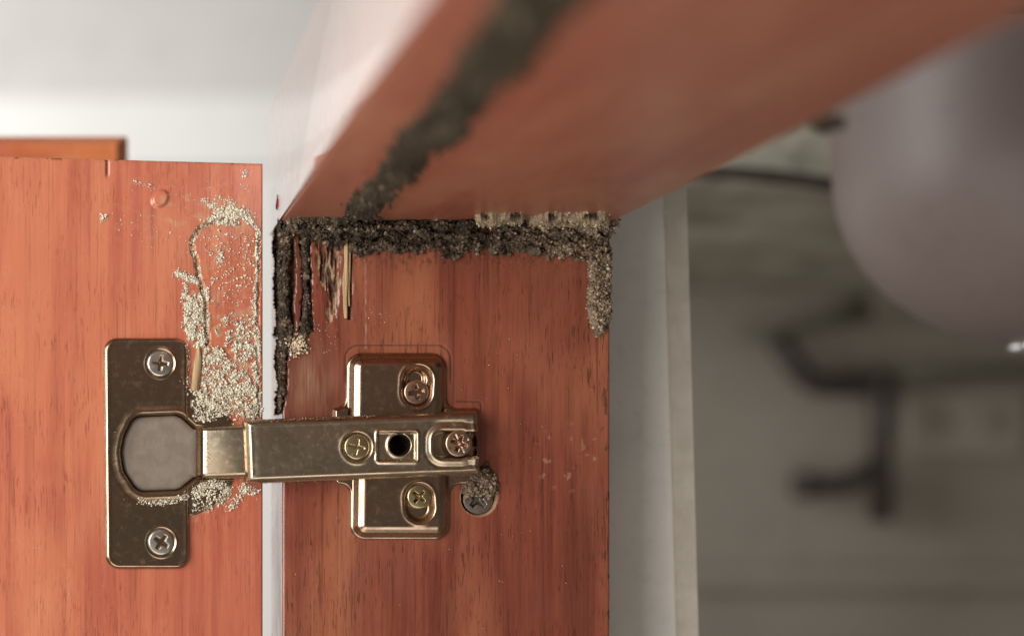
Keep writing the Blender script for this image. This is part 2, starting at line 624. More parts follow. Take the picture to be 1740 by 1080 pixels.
box(mb, 92, 800, YC + 8, YE - 1, ZC + 6, 199, 0)
tag(mb.build('counter_slab', M_CONC, sharp=40), kind='structure')
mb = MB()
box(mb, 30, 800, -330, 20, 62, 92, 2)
box(mb, 34, 88, -330, 18, 36.4, 61.8, 0)  # unseen block on the rail, added to keep light off the bowl
tag(mb.build('counter_top', M_COUNTER_SHADE, sharp=40), kind='structure')
mb = MB()
box(mb, 801, 820, -100, 630, -430, 200)
tag(mb.build('cabinet_back_wall', M_BACK, smooth=False), kind='structure')
mb = MB()
box(mb, 92, 800, -100, YE - 1, -445, -430)
tag(mb.build('cabinet_floor', M_BACK, smooth=False), kind='structure')

# ------------------------------------------------------------------ cabinet frame: stile + rail
RT = 27.0
cab = empty('kitchen_cabinet', (45, 13, -240), 'termite-damaged red-brown wooden cabinet, its door open, with post and overhead rail in front', 'cabinet')
frame = cab

IMPR = (587, 766, 586, 930)
PX1 = 1036.5


def imprint(x, y):
    a = np.abs(sd_rect(x, y, *IMPR, 24)) + 9 * sstep(640, 690, y)
    b = np.abs(sd_rect(x, y, 566, 818, 682, 720, 6)) + 9 * ((x < 775) | (y > 700))
    return np.minimum(a, b)


def stile_h(x, y):
    h = 0.05 * fbm(x * 0.02, y * 0.004, 3, 2) + 0.02 * noise2(x * 0.35, y * 0.015, 4)
    ed = np.minimum.reduce([x - 480, PX1 - x])
    h = h - 0.5 * (1 - cap(ed, 5))
    # plate imprint left in the lacquer
    im = imprint(x, y)
    h = h - 0.16 * (1 - sstep(0.6, 2.4, im))
    w = 4.5 * fbm(x * 0.05, y * 0.03, 3, 21)
    w2 = 3 * noise2(x * 0.2, y * 0.1, 23)
    # galleries eaten along the grain at the upper left
    g1 = sd_poly(x + w, y, [(470, 360), (503, 372), (501, 560), (492, 600), (484, 690), (470, 700)])
    h = h - 3.2 * (1 - sstep(-7, 1, g1 + w2)) * (0.8 + 0.5 * noise2(x * 0.1, y * 0.05, 3))
    g2 = sd_poly(x + w, y, [(506, 372), (530, 372), (528, 470), (531, 560), (515, 578), (506, 565), (513, 520), (512, 450)])
    h = h - 2.6 * (1 - sstep(-6, 1, g2 + w2))
    g3 = sd_poly(x + w, y, [(531, 372), (584, 372), (580, 440), (578, 500), (572, 546), (556, 552), (548, 500), (536, 470)])
    h = h - 1.0 * (1 - sstep(-14, 1, g3 + w2)) * (0.8 + 1.3 * fbm(x * 0.22, y * 0.025, 3, 8))
    g4 = sd_poly(x + w * 0.5, y, [(528, 372), (900, 372), (900, 385), (610, 395), (600, 400)])
    h = h - 1.2 * (1 - sstep(-4, 1, g4))
    # lifted strip of bare wood and long scratch
    sp = sd_seg(x, y, 597, 404, 594, 540)
    h = h - 0.8 * (1 - sstep(2, 4, sp))
    sc = np.abs(x - 622 - 1.2 * noise2(x * 0 + 3, y * 0.03, 9)) + 100 * ((y < 430) | (y > 592))
    h = h + 0.06 * (1 - sstep(0.8, 2.2, sc))
    h = h - 12 * (1 - sstep(-2.5, 0, sd_circ(x, y, 673, 757, 19)))
    hole = sd_circ(x + 1.5 * noise2(x * 0.08, y * 0.08, 30), y, 814, 845, 31)
    h = h - 3.0 * (1 - sstep(-3.5, 0, hole))
    return h


def stile_att(x, y, h):
    raw = np.zeros(x.shape)
    dirt = np.zeros(x.shape)
    inner = sstep(-0.35, -1.1, h)
    zone = sd_poly(x, y, [(465, 350), (606, 350), (606, 560), (530, 600), (505, 620), (488, 705), (465, 705)])
    inz = 1 - sstep(-2, 6, zone)
    raw = np.maximum(raw, 0.8 * inz * sstep(-0.12, -0.3, h) * (1 - sstep(-0.7, -1.3, h)) * sstep(-0.2, 0.25, noise2(x * 0.06, y * 0.02, 39)))
    dirt = np.maximum(dirt, inz * sstep(-0.15, -0.8, h) * (0.55 + 0.45 * sstep(-0.3, 0.2, fbm(x * 0.10, y * 0.025, 3, 40))))
    sm = sstep(470, 425, y + 22 * fbm(x * 0.05, y * 0.03, 4, 53)) * sstep(-0.25, 0.35, fbm(x * 0.16, y * 0.10, 4, 54))
    dirt = np.maximum(dirt, 0.6 * sm)
    # mud haze under the rail and stained grain below the galleries
    st = sstep(520, 380, y + 26 * fbm(x * 0.12, y * 0.01, 3, 50)) * sstep(640, 500, x)
    dirt = np.maximum(dirt, 0.55 * st * sstep(-0.1, 0.5, fbm(x * 0.15, y * 0.012, 3, 51)))
    sc = np.abs(x - 622 - 1.2 * noise2(x * 0 + 3, y * 0.03, 9)) + 100 * ((y < 430) | (y > 592))
    raw = np.maximum(raw, 0.3 * (1 - sstep(0.8, 2.4, sc)) * sstep(-0.3, 0.3, noise2(x * 0.0, y * 0.06, 44)))
    im = imprint(x, y)
    dirt = np.maximum(dirt, 0.55 * (1 - sstep(0.5, 2.6, im)))
    hole = sd_circ(x, y, 814, 845, 31)
    raw = np.maximum(raw, 0.5 * (1 - sstep(1, 3.5, np.abs(hole + 1))))
    dirt = np.maximum(dirt, 0.9 * (1 - sstep(-8, -3, hole)))
    # small knocks in the lacquer along the right edge
    k = sstep(0.30, 0.42, fbm(x * 0.09, y * 0.035, 2, 61)) * sstep(24, 2, PX1 - x) * sstep(560, 620, y)
    dirt = np.maximum(dirt, 0.8 * k)
    pale_patch = np.exp(-((x - 528) / 34) ** 2 - ((y - 648) / 52) ** 2) * (0.7 + 0.8 * fbm(x * 0.08, y * 0.012, 3, 77))  # soft paler patch left of the mounting plate
    raw = np.maximum(raw, np.clip(0.34 * pale_patch, 0, 0.4))
    rub = sstep(0.30, 0.45, fbm(x * 0.05, y * 0.05, 3, 71)) * (1 - sstep(8, 26, np.abs(np.hypot(x - 965, y - 775) - 40)))
    raw = np.maximum(raw, 0.22 * rub)
    return np.stack([raw, dirt], -1)


mb = MB()
ys = np.concatenate([[1700, 1500, 1300, 1180], np.arange(1100, 377, -1.5), [376.5]])
xs = np.concatenate([np.arange(480, PX1, 1.5), [PX1]])
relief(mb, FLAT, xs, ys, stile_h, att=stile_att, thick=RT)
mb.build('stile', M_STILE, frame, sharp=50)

mb = MB()
box(mb, -0.3, 90.4, -330, RT + 0.4, 0.0, 36, 0.8)
rail = mb.build('rail', M_RAIL, frame, sharp=40)
mb = MB()
box(mb, -0.9, -0.25, -330, RT + 0.4, 0.25, 36, 0.25)
mb.build('lacquered_facing', M_FACING, rail, sharp=40)
# little red leaf-shaped chip in the rail's front edge
mb = MB()
pts = []
for k in range(16):
    w = 2 * math.pi * k / 16
    pts.append((-0.93, 5.0 + 3.0 * math.cos(w) * (1 - 0.45 * math.sin(w)), 5.6 + 1.5 * math.sin(w) + (0.9 if k == 4 else 0)))
n = len(pts)
pts2 = [(-0.8, p[1], p[2]) for p in pts]
mb.add(pts + pts2 + [(-0.94, 5.0, 5.6)], quads=[(k, k + n, (k + 1) % n + n, (k + 1) % n) for k in range(n)], tris=[(2 * n, k, (k + 1) % n) for k in range(n)])
chip_m = NT('red_paint')
chip = mb.build('paint_chip', chip_m.out(Base_Color=(0.42, 0.03, 0.03), Roughness=0.9), rail)
chip['label'] = 'small red leaf-shaped paint chip'

# lifted splinter of bare wood
mb = MB()
for (a, b, hh, ww) in (((588, 408), (587, 541), 0.7, 5.2), ((593.5, 415), (593, 520), 0.35, 3.0)):
    n = 14
    rows = []
    for i in range(n):
        t = i / (n - 1)
        px, py = a[0] + (b[0] - a[0]) * t + 0.8 * math.sin(7 * t), a[1] + (b[1] - a[1]) * t
        w = ww * (0.35 + 0.65 * min(1, 6 * t, 5 * (1 - t) + 0.12)) * (0.9 + 0.2 * math.sin(13 * t + 1))
        rows.append([FLAT(np.array(px + dx * w), np.array(py), np.array(h)) for dx, h in ((-1, -0.4), (-0.8, hh * 0.8), (0, hh), (0.7, hh * 0.9), (1, -0.4))])
    mb.add(np.array(rows).reshape(-1, 3), quads=[(i * 5 + j, (i + 1) * 5 + j, (i + 1) * 5 + j + 1, i * 5 + j + 1) for i in range(n - 1) for j in range(4)])
sp = mb.build('splinter', M_SPLINT, frame)
sp['label'] = 'pale splinter of bare wood'

# ------------------------------------------------------------------ white side panel behind the stile
panel = empty('side_panel', (110, 34, -200), 'white laminate board with a tan worn edge standing behind the stile', 'board')


TP, BT = 200, 1500


def rake(p330, p1080):
    m = (p1080 - p330) / 750.0
    return lambda py: p330 + m * (py - 330)


def board(mb, fl, fr, yf, yb):
    F, B = Flat(yf), Flat(yb)
    cs = []
    for py in (BT, TP):
        for f in (fl, fr):
            p = F(np.array(float(f(py))), np.array(float(py)), np.array(0.0))
            cs.append((p[0], p[2]))
    (a, b, c, d) = cs
    v = [(a[0], yf, a[1]), (b[0], yf, b[1]), (d[0], yf, d[1]), (c[0], yf, c[1])]
    v += [(x, yb, z) for x, _, z in v]
    mb.add(v, quads=[(0, 1, 2, 3), (5, 4, 7, 6), (1, 5, 6, 2), (4, 0, 3, 7), (3, 2, 6, 7), (4, 5, 1, 0)])


mb = MB()
board(mb, rake(1000, 1010), rake(1131, 1152), 28.5, 46)
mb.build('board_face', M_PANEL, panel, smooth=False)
mb = MB()
board(mb, rake(1132, 1153), rake(1167, 1187), 26.5, 47)
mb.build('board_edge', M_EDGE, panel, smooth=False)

# ------------------------------------------------------------------ open door
CUP = (296, 768, 112)
RECESS = [(229, 705), (306, 702), (338, 727), (412, 727), (412, 812), (338, 812), (306, 834), (234, 836), (211, 800), (205, 768), (210, 732)]


RECESS_IN = [(243, 731), (296, 729), (322, 752), (440, 754), (440, 785), (322, 787), (296, 808), (247, 810), (234, 790), (231, 768), (235, 748)]


def door_top(x):
    return 265.5 + 0.027 * x


ARCH = [(352, 585), (350, 540), (347, 500), (338, 468), (334, 445), (326, 415), (336, 392), (352, 380), (380, 372)]


def door_h(x, y):
    h = 0.05 * fbm(x * 0.02, y * 0.004, 3, 102) + 0.02 * noise2(x * 0.3, y * 0.013, 104)
    # y here is the board coordinate: 0 at the top edge line
    ed = np.minimum(447 - x, y - door_top(x))
    h = h - 0.6 * (1 - cap(ed, 4))
    cup = sd_circ(x, y, CUP[0], CUP[1], CUP[2] - 3)
    h = h - 11 * (1 - sstep(-3.5, 0, cup))
    # galleries gnawed through the lacquer
    w = 4 * fbm(x * 0.06, y * 0.06, 3, 111)
    tr = sd_line(x + w, y + w, ARCH)
    h = h - 1.1 * (1 - sstep(1.5, 5.5, tr)) * sstep(-0.5, 0.0, noise2(x * 0.05, y * 0.05, 113) + 0.2)
    e = sd_line(x + w, y, [(441, 385), (438, 500), (437, 600), (441, 705)])
    h = h - 0.9 * (1 - sstep(1, 4, e)) * sstep(-0.2, 0.2, noise2(x * 0.02, y * 0.04, 114))
    # knocks along the top edge
    nk = (1 - sstep(1, 4, np.abs(x - 182))) * sstep(36, 20, y - door_top(x))
    h = h - 0.5 * nk
    # plug / blister
    bl = sd_circ(x, y + 0.25 * (x - 272), 272, 338, 17)
    h = h + 0.85 * (1 - sstep(-7, 0, bl)) * (y < 360)
    # smear ridges
    h = h + 0.10 * sstep(0.2, 0.5, fbm(x * 0.035 + y * 0.02, y * 0.06 - x * 0.012, 4, 120)) * np.exp(-((x - 330) / 90) ** 2 - ((y - 360) / 60) ** 2)
    return h


FR_ZONES = [[(348, 588), (372, 592), (392, 620), (410, 640), (442, 600), (446, 708), (410, 712), (380, 690), (352, 668), (342, 630)],
            [(316, 500), (350, 484), (356, 566), (344, 590), (322, 580)], [(340, 338), (400, 336), (432, 372), (430, 390), (360, 388)],
            [(395, 530), (436, 520), (440, 700), (405, 640)], [(326, 846), (352, 826), (400, 824), (384, 850), (350, 876), (326, 880)]]


def door_att(x, y, h):
    w = 4 * fbm(x * 0.06, y * 0.06, 3, 111)
    tr = sd_line(x + w, y + w, ARCH)
    raw = 0.75 * (1 - sstep(2, 6, tr))
    dirt = 0.85 * (1 - sstep(0.5, 3.2, tr)) * sstep(-0.3, 0.25, noise2(x * 0.06, y * 0.05, 131) + 0.1)
    ed = np.minimum(447 - x, (y - door_top(x)) * 1.0)
    raw = np.maximum(raw, 0.55 * (1 - sstep(0.5, 4, y - door_top(x))) * sstep(-0.4, 0.3, noise2(x * 0.05, y * 0, 132) + 0.2))
    k = sstep(0.25, 0.4, fbm(x * 0.06, y * 0.05, 2, 133)) * (1 - sstep(1, 6, y - door_top(x)))
    dirt = np.maximum(dirt, 0.7 * k)
    nk = (1 - sstep(1, 3.5, np.abs(x - 182))) * sstep(36, 22, y - door_top(x))
    dirt = np.maximum(dirt, 0.6 * nk)
    # pale dusty smears, thin scratches
    sm = sstep(0.12, 0.6, fbm(x * 0.03 + y * 0.012, y * 0.07 - x * 0.02, 4, 135)) * np.exp(-((x - 320) / 110) ** 2 - ((y - 365) / 60) ** 2)
    raw = np.maximum(raw, 0.42 * sm)
    dn = np.exp(-((x - 395) / 60) ** 2 - ((y - 600) / 120) ** 2)
    raw = np.maximum(raw, 0.75 * dn * sstep(0.0, 0.5, fbm(x * 0.05, y * 0.05, 4, 137)))
    for pl in FR_ZONES:
        dd = sd_poly(x, y, pl) + 16 * fbm(x * 0.05, y * 0.05, 3, 145)
        raw = np.maximum(raw, 0.8 * (1 - sstep(-10, 8, dd)) * sstep(-0.15, 0.45, fbm(x * 0.13, y * 0.11, 4, 146)))
    sc = sstep(0.485, 0.5, 0.5 - np.abs(noise2(x * 0.018 - y * 0.004, y * 0.05 + x * 0.02, 139)) * 1.0)
    raw = np.maximum(raw, 0.25 * sc * sstep(0.1, 0.3, noise2(x * 0.02, y * 0.02, 140)))
    return np.stack([raw, dirt], -1)


mb = MB()
xs = np.concatenate([[-420, -250, -130, -60], np.arange(-20, 447, 1.6), [447]])
ys = np.concatenate([[1700, 1500, 1300, 1180], np.arange(1096, 268, -1.6)])


# board top: shift rows so the top row lies on the door's own top edge
def top_shift(x, y):
    return y + (door_top(x) - 268.0) * sstep(700, 268, y)


class DoorRows(Door):
    def __call__(self, px, py, h):
        return Door.__call__(self, px, top_shift(px, py), h)


ysd = np.concatenate([ys[ys > 268.2], [268.0]])
relief(mb, DoorRows(), xs, ysd, lambda x, y: door_h(x, top_shift(x, y)), att=lambda x, y, h: door_att(x, top_shift(x, y), h), thick=19.0)
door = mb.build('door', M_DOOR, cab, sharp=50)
door['label'] = 'open red-orange door carrying the hinge cup'

# splinter lifted out of the door beside the cup
mb = MB()
n = 12
rows = []
for i in range(n):
    t = i / (n - 1)
    px, py = 337 - 5 * t + 1.2 * math.sin(5 * t), 588 + 76 * t
    w = 8.5 * (0.25 + 0.75 * min(1, 3.2 * t)) * (1 - 0.15 * t)
    rows.append([DOOR(np.array(px + dx * w), np.array(py), np.array(h)) for dx, h in ((-1, -0.3), (-0.7, 0.75), (0.1, 1.0), (0.8, 0.6), (1, -0.3))])
mb.add(np.array(rows).reshape(-1, 3), quads=[(i * 5 + j, (i + 1) * 5 + j, (i + 1) * 5 + j + 1, i * 5 + j + 1) for i in range(n - 1) for j in range(4)])
sp = mb.build('splinter', M_SPLINT, door)
sp['label'] = 'pale splinter of bare wood'

# ------------------------------------------------------------------ second door far behind, only its top corner shows
fdoor = empty('neighbouring_cabinet', (-90, 95, -240), 'blurred orange wooden door top with mitred edge showing above the open door', 'cabinet')
FY = 95.0
Pf = Flat(FY)
c0 = Pf(np.array(217.0), np.array(234.0), np.array(0.0))
mb = MB()
xr, zt = float(c0[0]), float(c0[2])
box(mb, xr - 200, xr, FY, FY + 18, zt - 300, zt, 0.6)
mb.build('door', M_FAR, fdoor, sharp=40)
mb = MB()
v = []
for (a, d) in ((0, 0), (3.4, 5)):
    v += [(xr - 200, FY - d, zt - a + 0.4), (xr - 0.3 - a, FY - d, zt - a + 0.4), (xr - 0.3 - a, FY - d, zt - 300)]
mb.add(v, quads=[(0, 1, 4, 3), (1, 2, 5, 4)][::1])
mb.add([(xr - 200, FY - 5, zt - 3.0), (xr - 3.7, FY - 5, zt - 3.0), (xr - 3.7, FY - 5, zt - 300), (xr - 200, FY - 5, zt - 300)], quads=[(0, 3, 2, 1)])
mb.build('edge_moulding', M_FAR, fdoor, smooth=False)

# ------------------------------------------------------------------ hinge
hinge = empty('concealed_hinge', (20, -4, -62), 'aged nickel concealed cup hinge joining the door to the stile', 'hinge')


def shear(x, y):
    return x - 0.009 * (y - 770)


def cup_h(x, y):
    xx = shear(x, y)
    d = -sd_rect(xx, y, 177, 320, 574, 966, 24)
    pl = np.where(d > 0, 1.15 * cap(d, 7) + 0.12 * np.exp(-((d - 6) / 4.0) ** 2), -2 * sstep(0, 1.6, -d))
    dc = -sd_circ(x, y, CUP[0], CUP[1], CUP[2])
    di = np.where(dc > 0, 0.45 * cap(dc, 5) + 0.05 * noise2(x * 0.08, y * 0.08, 201), -2 * sstep(0, 1.6, -dc))
    h = np.maximum(pl, di)
    r = sd_poly(x, y, RECESS_IN) - 27
    lip = 0.16 * np.exp(-((r - 6.0) / 3.5) ** 2) * sstep(352, 335, x)
    h = h + np.where(h > -0.2, lip, 0)
    # pressed step around the lip
    h = h - 0.10 * np.exp(-((r - 16) / 4.0) ** 2) * sstep(345, 325, x) * (h > 0.5)
    inner = 1 - sstep(-7, 2.5, r)
    h = h * (1 - inner) + inner * (-3.4)
    # countersinks for the two screws
    for cx, cy in ((271.5, 617.5), (273, 920)):
        s = sd_circ(x, y, cx, cy, 25)
        h = np.where(s < 6, h - 0.55 * (1 - sstep(-7, 1, s)) + 0.12 * np.exp(-((s - 1) / 2.0) ** 2), h)
    h = h + 0.02 * fbm(x * 0.02, y * 0.02, 2, 205)
    return h


mb = MB()
relief(mb, DOOR, np.arange(170, 416, 0.85), np.arange(974, 566, -0.85), cup_h, cut=-1.2 - 99 * 0 - 2.6)
cup = mb.build('cup_plate', M_PLATE, hinge, sharp=60)


def cover_h(x, y):
    r = -np.maximum(sd_poly(x, y, RECESS_IN) - 23.5, x - 336)
    return np.where(r > 0, -1.6 + 0.9 * cap(r, 12), -5 * sstep(0, 2, -r) - 1.6)


mb = MB()
relief(mb, DOOR, np.arange(203, 342, 1.1), np.arange(840, 700, -1.1), cover_h, cut=-4.0)
mb.build('cup_cover', M_COVER, hinge, sharp=60)

# link between cup and arm


def link_h(x, y):
    t = (x - 344) / 74.0
    yc = 767.5 - 0.03 * (x - 380)
    d = 45.5 - np.abs(y - yc)
    top = 4.6 + 1.5 * np.sin(np.clip(t, 0, 1) * 1.5)
    top = top - 0.4 * (1 - cap(x - 344, 8))
    return np.where((d > 0) & (x > 344), top - 2.6 * (1 - cap(d, 11)), top - 2.6 - 3.0 * sstep(0, 1.6, np.maximum(-d, 344 - x)))


mb = MB()
relief(mb, Flat(-4), np.arange(341, 424, 0.9), np.arange(822, 716, -0.9), link_h, cut=-1.0)
mb.build('arm_link', M_ARM, hinge, sharp=60)

AA = math.atan2(-15.5, 399)


def arm_st(x, y):
    dx, dy = x - 616.5, y - 759.2
    return dx * math.cos(AA) + dy * math.sin(AA), -dx * math.sin(AA) + dy * math.cos(AA)


AH = 9.0


def arm_h(x, y):
    s, t = arm_st(x, y)
    d = -sd_rect(s, t, -199.5, 199.5, -54.0 + 0.5 * (s > 0), 54.0, 5)
    body = AH - 1.9 * (1 - cap(np.minimum(d, s + 199.5 + 0 * d), 13)) + 0.25 * np.cos(np.clip(t / 54, -1, 1) * 1.5)
    # left end turns down over the link
    body = body - 2.0 * (1 - cap(s + 199.5, 26)) * 0.6
    body = body + 0.03 * fbm(x * 0.03, y * 0.03, 3, 301)
    h = np.where(d > 0, body, AH - 1.9 - 6.5 * sstep(0, 1.5, -d))
    # raised lips along both long edges
    h = h + np.where(d > 0, 0.18 * np.exp(-((d - 9) / 4.0) ** 2), 0)
    # adjusting screw seat
    c = sd_circ(x, y, 606.5, 759, 25)
    h = h - 0.9 * (1 - sstep(-3, 1, c)) + 0.15 * np.exp(-((c - 3) / 3.0) ** 2)
    # square window with round hole
    q = sd_rect(x, y, 641, 708, 733, 783, 4)
    h = h - 0.9 * (1 - sstep(-3.5, 0.5, q)) + 0.25 * np.exp(-((q - 2.0) / 2.5) ** 2)
    ho = sd_circ(x, y, 680, 755.5, 17.5)
    h = h - 14 * (1 - sstep(-3, 1, ho)) + 0.3 * np.exp(-((ho - 3) / 3.0) ** 2)
    # slot open to the right end
    sl = np.minimum(sd_rect(x, y, 736, 800, 731, 779, 17), sd_rect(x, y, 770, 840, 733, 776, 2))
    h = np.where(d > 0, h - 4.2 * (1 - sstep(-4, 0.5, sl)) + 0.28 * np.exp(-((sl - 4) / 3.0) ** 2) - 0.2 * np.exp(-((sl - 14) / 3.0) ** 2) * (x > 715), h)
    return h


mb = MB()
relief(mb, Flat(-AH), np.arange(412, 822, 0.9), np.arange(826, 692, -0.9), arm_h, cut=1.2)
arm = mb.build('arm', M_ARM, hinge, sharp=60)


def mount_h(x, y):
    up = sd_rect(x + 0.012 * (y - 650), y, 590, 762, 598, 740, 27)
    lo = sd_rect(x + 0.012 * (y - 870), y, 597, 768, 780, 917, 26)
    mid = sd_rect(x, y, 567, 816, 692, 726, 5)
    mid2 = sd_rect(x, y, 573, 806, 790, 822, 5)
    mid = np.minimum(mid, np.minimum(mid2, sd_rect(x, y, 578, 800, 715, 800, 3)))
    wing = np.minimum(up, lo)
    out = smin(wing, mid, 22)
    d = -out
    base = np.where(d > 0, 0.8 * cap(d, 3.5), -1.2 * sstep(0, 1.5, -d))
    dw = -wing
    emb = 2.6 * (0.5 * sstep(2.5, 13, dw) + 0.5 * sstep(3, 26, dw)) * (1 - 0.0 * x)
    h = base + emb
    h = h + np.where((dw < 3) & (d > 0), 0.9 * sstep(0, 6, d) * sstep(4, 0, np.abs(y - 709) - 15), 0)
    h = h + 0.1 * np.exp(-((dw - 20) / 5.0) ** 2)
    # oblong screw seats
    for (ax, ay, bx, by, r) in ((708, 646, 707, 666, 27.5), (711, 846, 712, 862, 26.5)):
        s = sd_seg(x, y, ax, ay, bx, by) - r
        h = h - 1.9 * (1 - sstep(-11, 1, s)) + 0.18 * np.exp(-((s - 2) / 3.0) ** 2)
    s = sd_seg(x, y, 708, 642, 708, 648) - 14
    h = h - 0.9 * (1 - sstep(-3, 0.5, s))
    h = h - 9 * (1 - sstep(-2, 1, sd_circ(x, y, 673, 757, 21)))
    return h + 0.025 * fbm(x * 0.025, y * 0.025, 3, 401)


mb = MB()
relief(mb, Flat(-2.5), np.arange(560, 822, 0.9), np.arange(924, 590, -0.9), mount_h, cut=-0.6)
mount = mb.build('mounting_plate', M_MOUNT, hinge, sharp=60)


# ---- screws


def screw(name, mat, parent, plane, cx, cy, r, h0, cross=1.0, rot=0.0, wide=0.16, depth=1.3, star=False, dome=0.5):
    def f(x, y):
        d = -sd_circ(x, y, cx, cy, r)
        h = np.where(d > 0, h0 - dome + dome * np.sqrt(np.clip(1 - (np.hypot(x - cx, y - cy) / (r * 1.25)) ** 2, 0, 1)) / 0.9 - 0.25 * (1 - cap(d, 3)), h0 - dome - 2.2 * sstep(0, 1.4, -d))
        u = (x - cx) * math.cos(rot) + (y - cy) * math.sin(rot)
        v = -(x - cx) * math.sin(rot) + (y - cy) * math.cos(rot)
        au, av = np.abs(u), np.abs(v)
        L, w = r * 0.62, r * wide
        s1 = np.maximum(au - L, av - w * (1.15 - 0.4 * au / L))
        s2 = np.maximum(av - L, au - w * (1.15 - 0.4 * av / L))
        s = smin(s1, s2, r * 0.12)
        h = h - depth * (1 - sstep(-r * 0.12, r * 0.03, s))
        if star:
            p, q = (u + v) * .7071, (u - v) * .7071
            s3 = np.minimum(np.maximum(np.abs(p) - r * 0.72, np.abs(q) - r * 0.05), np.maximum(np.abs(q) - r * 0.72, np.abs(p) - r * 0.05))
            h = h - 0.25 * (1 - sstep(-r * 0.03, r * 0.05, s3))
        return h
    mb = MB()
    st = 0.75
    relief(mb, plane, np.arange(cx - r - 3, cx + r + 3, st), np.arange(cy + r + 3, cy - r - 3, -st), f, cut=h0 - dome - 1.6)
    return mb.build(name, mat, parent, sharp=50)


screw('screw', M_SILVER, cup, DOOR, 271.5, 617.5, 22, 1.35, rot=0.12, wide=0.17, dome=0.55)
screw('screw', M_SILVER, cup, DOOR, 273, 920, 22, 1.35, rot=0.6, wide=0.19, dome=0.55, depth=1.6)
screw('screw', M_COPPER, mount, Flat(-2.5), 707, 666, 21, 2.9, rot=-0.2, wide=0.2, depth=1.6)
screw('screw', M_BRASS, mount, Flat(-2.5), 711.5, 843.5, 20, 3.0, rot=0.72, wide=0.14, depth=1.5)
a1 = screw('adjusting_screw', M_BRASS, arm, Flat(-AH), 606.5, 759, 21.5, AH - 0.1, rot=0.2, wide=0.10, depth=0.9)
a2 = screw('adjusting_screw', M_COPPER, arm, Flat(-AH), 781, 753, 23, AH - 0.5, rot=0.35, wide=0.15, depth=1.5, star=True)

ls = screw('screw', M_DARKSCREW, frame, FLAT, 814, 848, 26, -1.0, rot=0.75, wide=0.2, depth=1.5)
ls['label'] = 'dark screw sunk in the stile below the arm end'

# ------------------------------------------------------------------ termite mud
DARK = np.array((0.048, 0.033, 0.022))
MIDB = np.array((0.115, 0.085, 0.057))
TAN = np.array((0.31, 0.235, 0.165))
CREAM = np.array((0.50, 0.40, 0.26))


def ctone(base_fn, px, py, n):
    base = base_fn(px, py)
    j = rng.uniform(0.6, 1.4, size=(n, 1))
    pick = rng.uniform(size=(n, 1)) < 0.10
    base = np.where(pick, base * 2.2 + 0.02, base)
    return np.clip(base * j, 0.004, 0.7)


def mud(name, plane, poly, T, tone, npel, label, cat='mud', rad=(0.22, 0.5), edge=12, jag=6, seed=0, lump=0.6, step=1.3, top_open=None, hole=None, wall=0.0):
    poly = [tuple(map(float, p)) for p in poly]
    P = np.array(poly)
    x0, y0 = P.min(0) - 8
    x1, y1 = P.max(0) + 8

    def shape(x, y):
        w = jag * fbm(x * 0.07, y * 0.07, 4, 500 + seed)
        return -sd_poly(x + w, y + jag * fbm(x * 0.06, y * 0.06, 4, 520 + seed), poly)

    def f(x, y):
        d = shape(x, y)
        k = np.clip(d / edge, 0, 1)
        body = T * np.sqrt(np.clip(k * (2 - k), 0, 1))
        n1 = fbm(x * 0.04, y * 0.06, 3, 540 + seed)
        n2 = fbm(x * 0.22, y * 0.22, 3, 560 + seed)
        h = body * (0.8 + lump * 1.1 * n1) + 0.9 * n2 * np.clip(d / 4, 0, 1)
        if hole is not None:
            h = h - hole(x, y)
        return np.where(d > 0, np.maximum(h, -0.1), -0.9 * sstep(0, 3, -d))
    mb = MB()
    relief(mb, plane, np.arange(x0, x1, step), np.arange(y1, y0, -step), f, cut=-0.25,
           col=lambda x, y, h: tone(x.reshape(-1), y.reshape(-1)) * 0.8)
    px = rng.uniform(x0, x1, npel)
    py = rng.uniform(y0, y1, npel)
    d = shape(px, py)
    ok = d > -1.5
    px, py = px[ok], py[ok]
    hh = f(px, py)
    r = 0.45 * rad[0] + (1.25 * rad[1] - 0.45 * rad[0]) * rng.uniform(0, 1, len(px)) ** 3
    pts = plane(px, py, np.maximum(hh, 0) + r * rng.uniform(-0.4, 0.5, len(px)))
    crumbs(mb, pts, r, ctone(tone, px, py, len(px)))
    o = mb.build(name, M_MUD, smooth=True)
    return tag(o, label, cat, kind='stuff')


def tone_band(x, y):
    t = sstep(840, 930, x + 40 * fbm(x * 0.03, y * 0.03, 2, 600))[:, None]
    g = sstep(-0.25, 0.35, fbm(x * 0.03, y * 0.06, 3, 601))[:, None]
    a = DARK * (1 - g) + MIDB * 1.2 * g
    pale = sstep(0.25, 0.5, fbm(x * 0.045, y * 0.09, 3, 606))[:, None]
    a = a * (1 - 0.6 * pale) + TAN * 0.8 * 0.6 * pale
    b = MIDB * (1 - g) * 1.3 + TAN * g
    return a * (1 - t) + b * t


def tone_leg(x, y):
    g = sstep(-0.4, 0.3, fbm(x * 0.08, y * 0.08, 3, 602))[:, None]
    return MIDB * 1.6 * (1 - g) + TAN * 1.15 * g


def tone_dark(x, y):
    g = sstep(-0.1, 0.5, fbm(x * 0.06, y * 0.05, 3, 603))[:, None]
    return DARK * (1 - g) + MIDB * 1.25 * g


def tone_trail(x, y):
    g = sstep(-0.3, 0.4, fbm(x * 0.02, y * 0.02, 3, 604))[:, None]
    return np.array((0.09, 0.072, 0.050)) * (1 - g) + np.array((0.165, 0.133, 0.094)) * g


def tone_cream(x, y):
    g = sstep(-0.3, 0.4, fbm(x * 0.06, y * 0.08, 3, 605))[:, None]
    return TAN * 1.4 * (1 - g) + CREAM * 1.2 * g


def band_holes(x, y):
    """empty galleries: pits in the crust"""
    n = fbm(x * 0.035, y * 0.07, 2, 611)
    return 3.0 * sstep(0.18, 0.36, n)


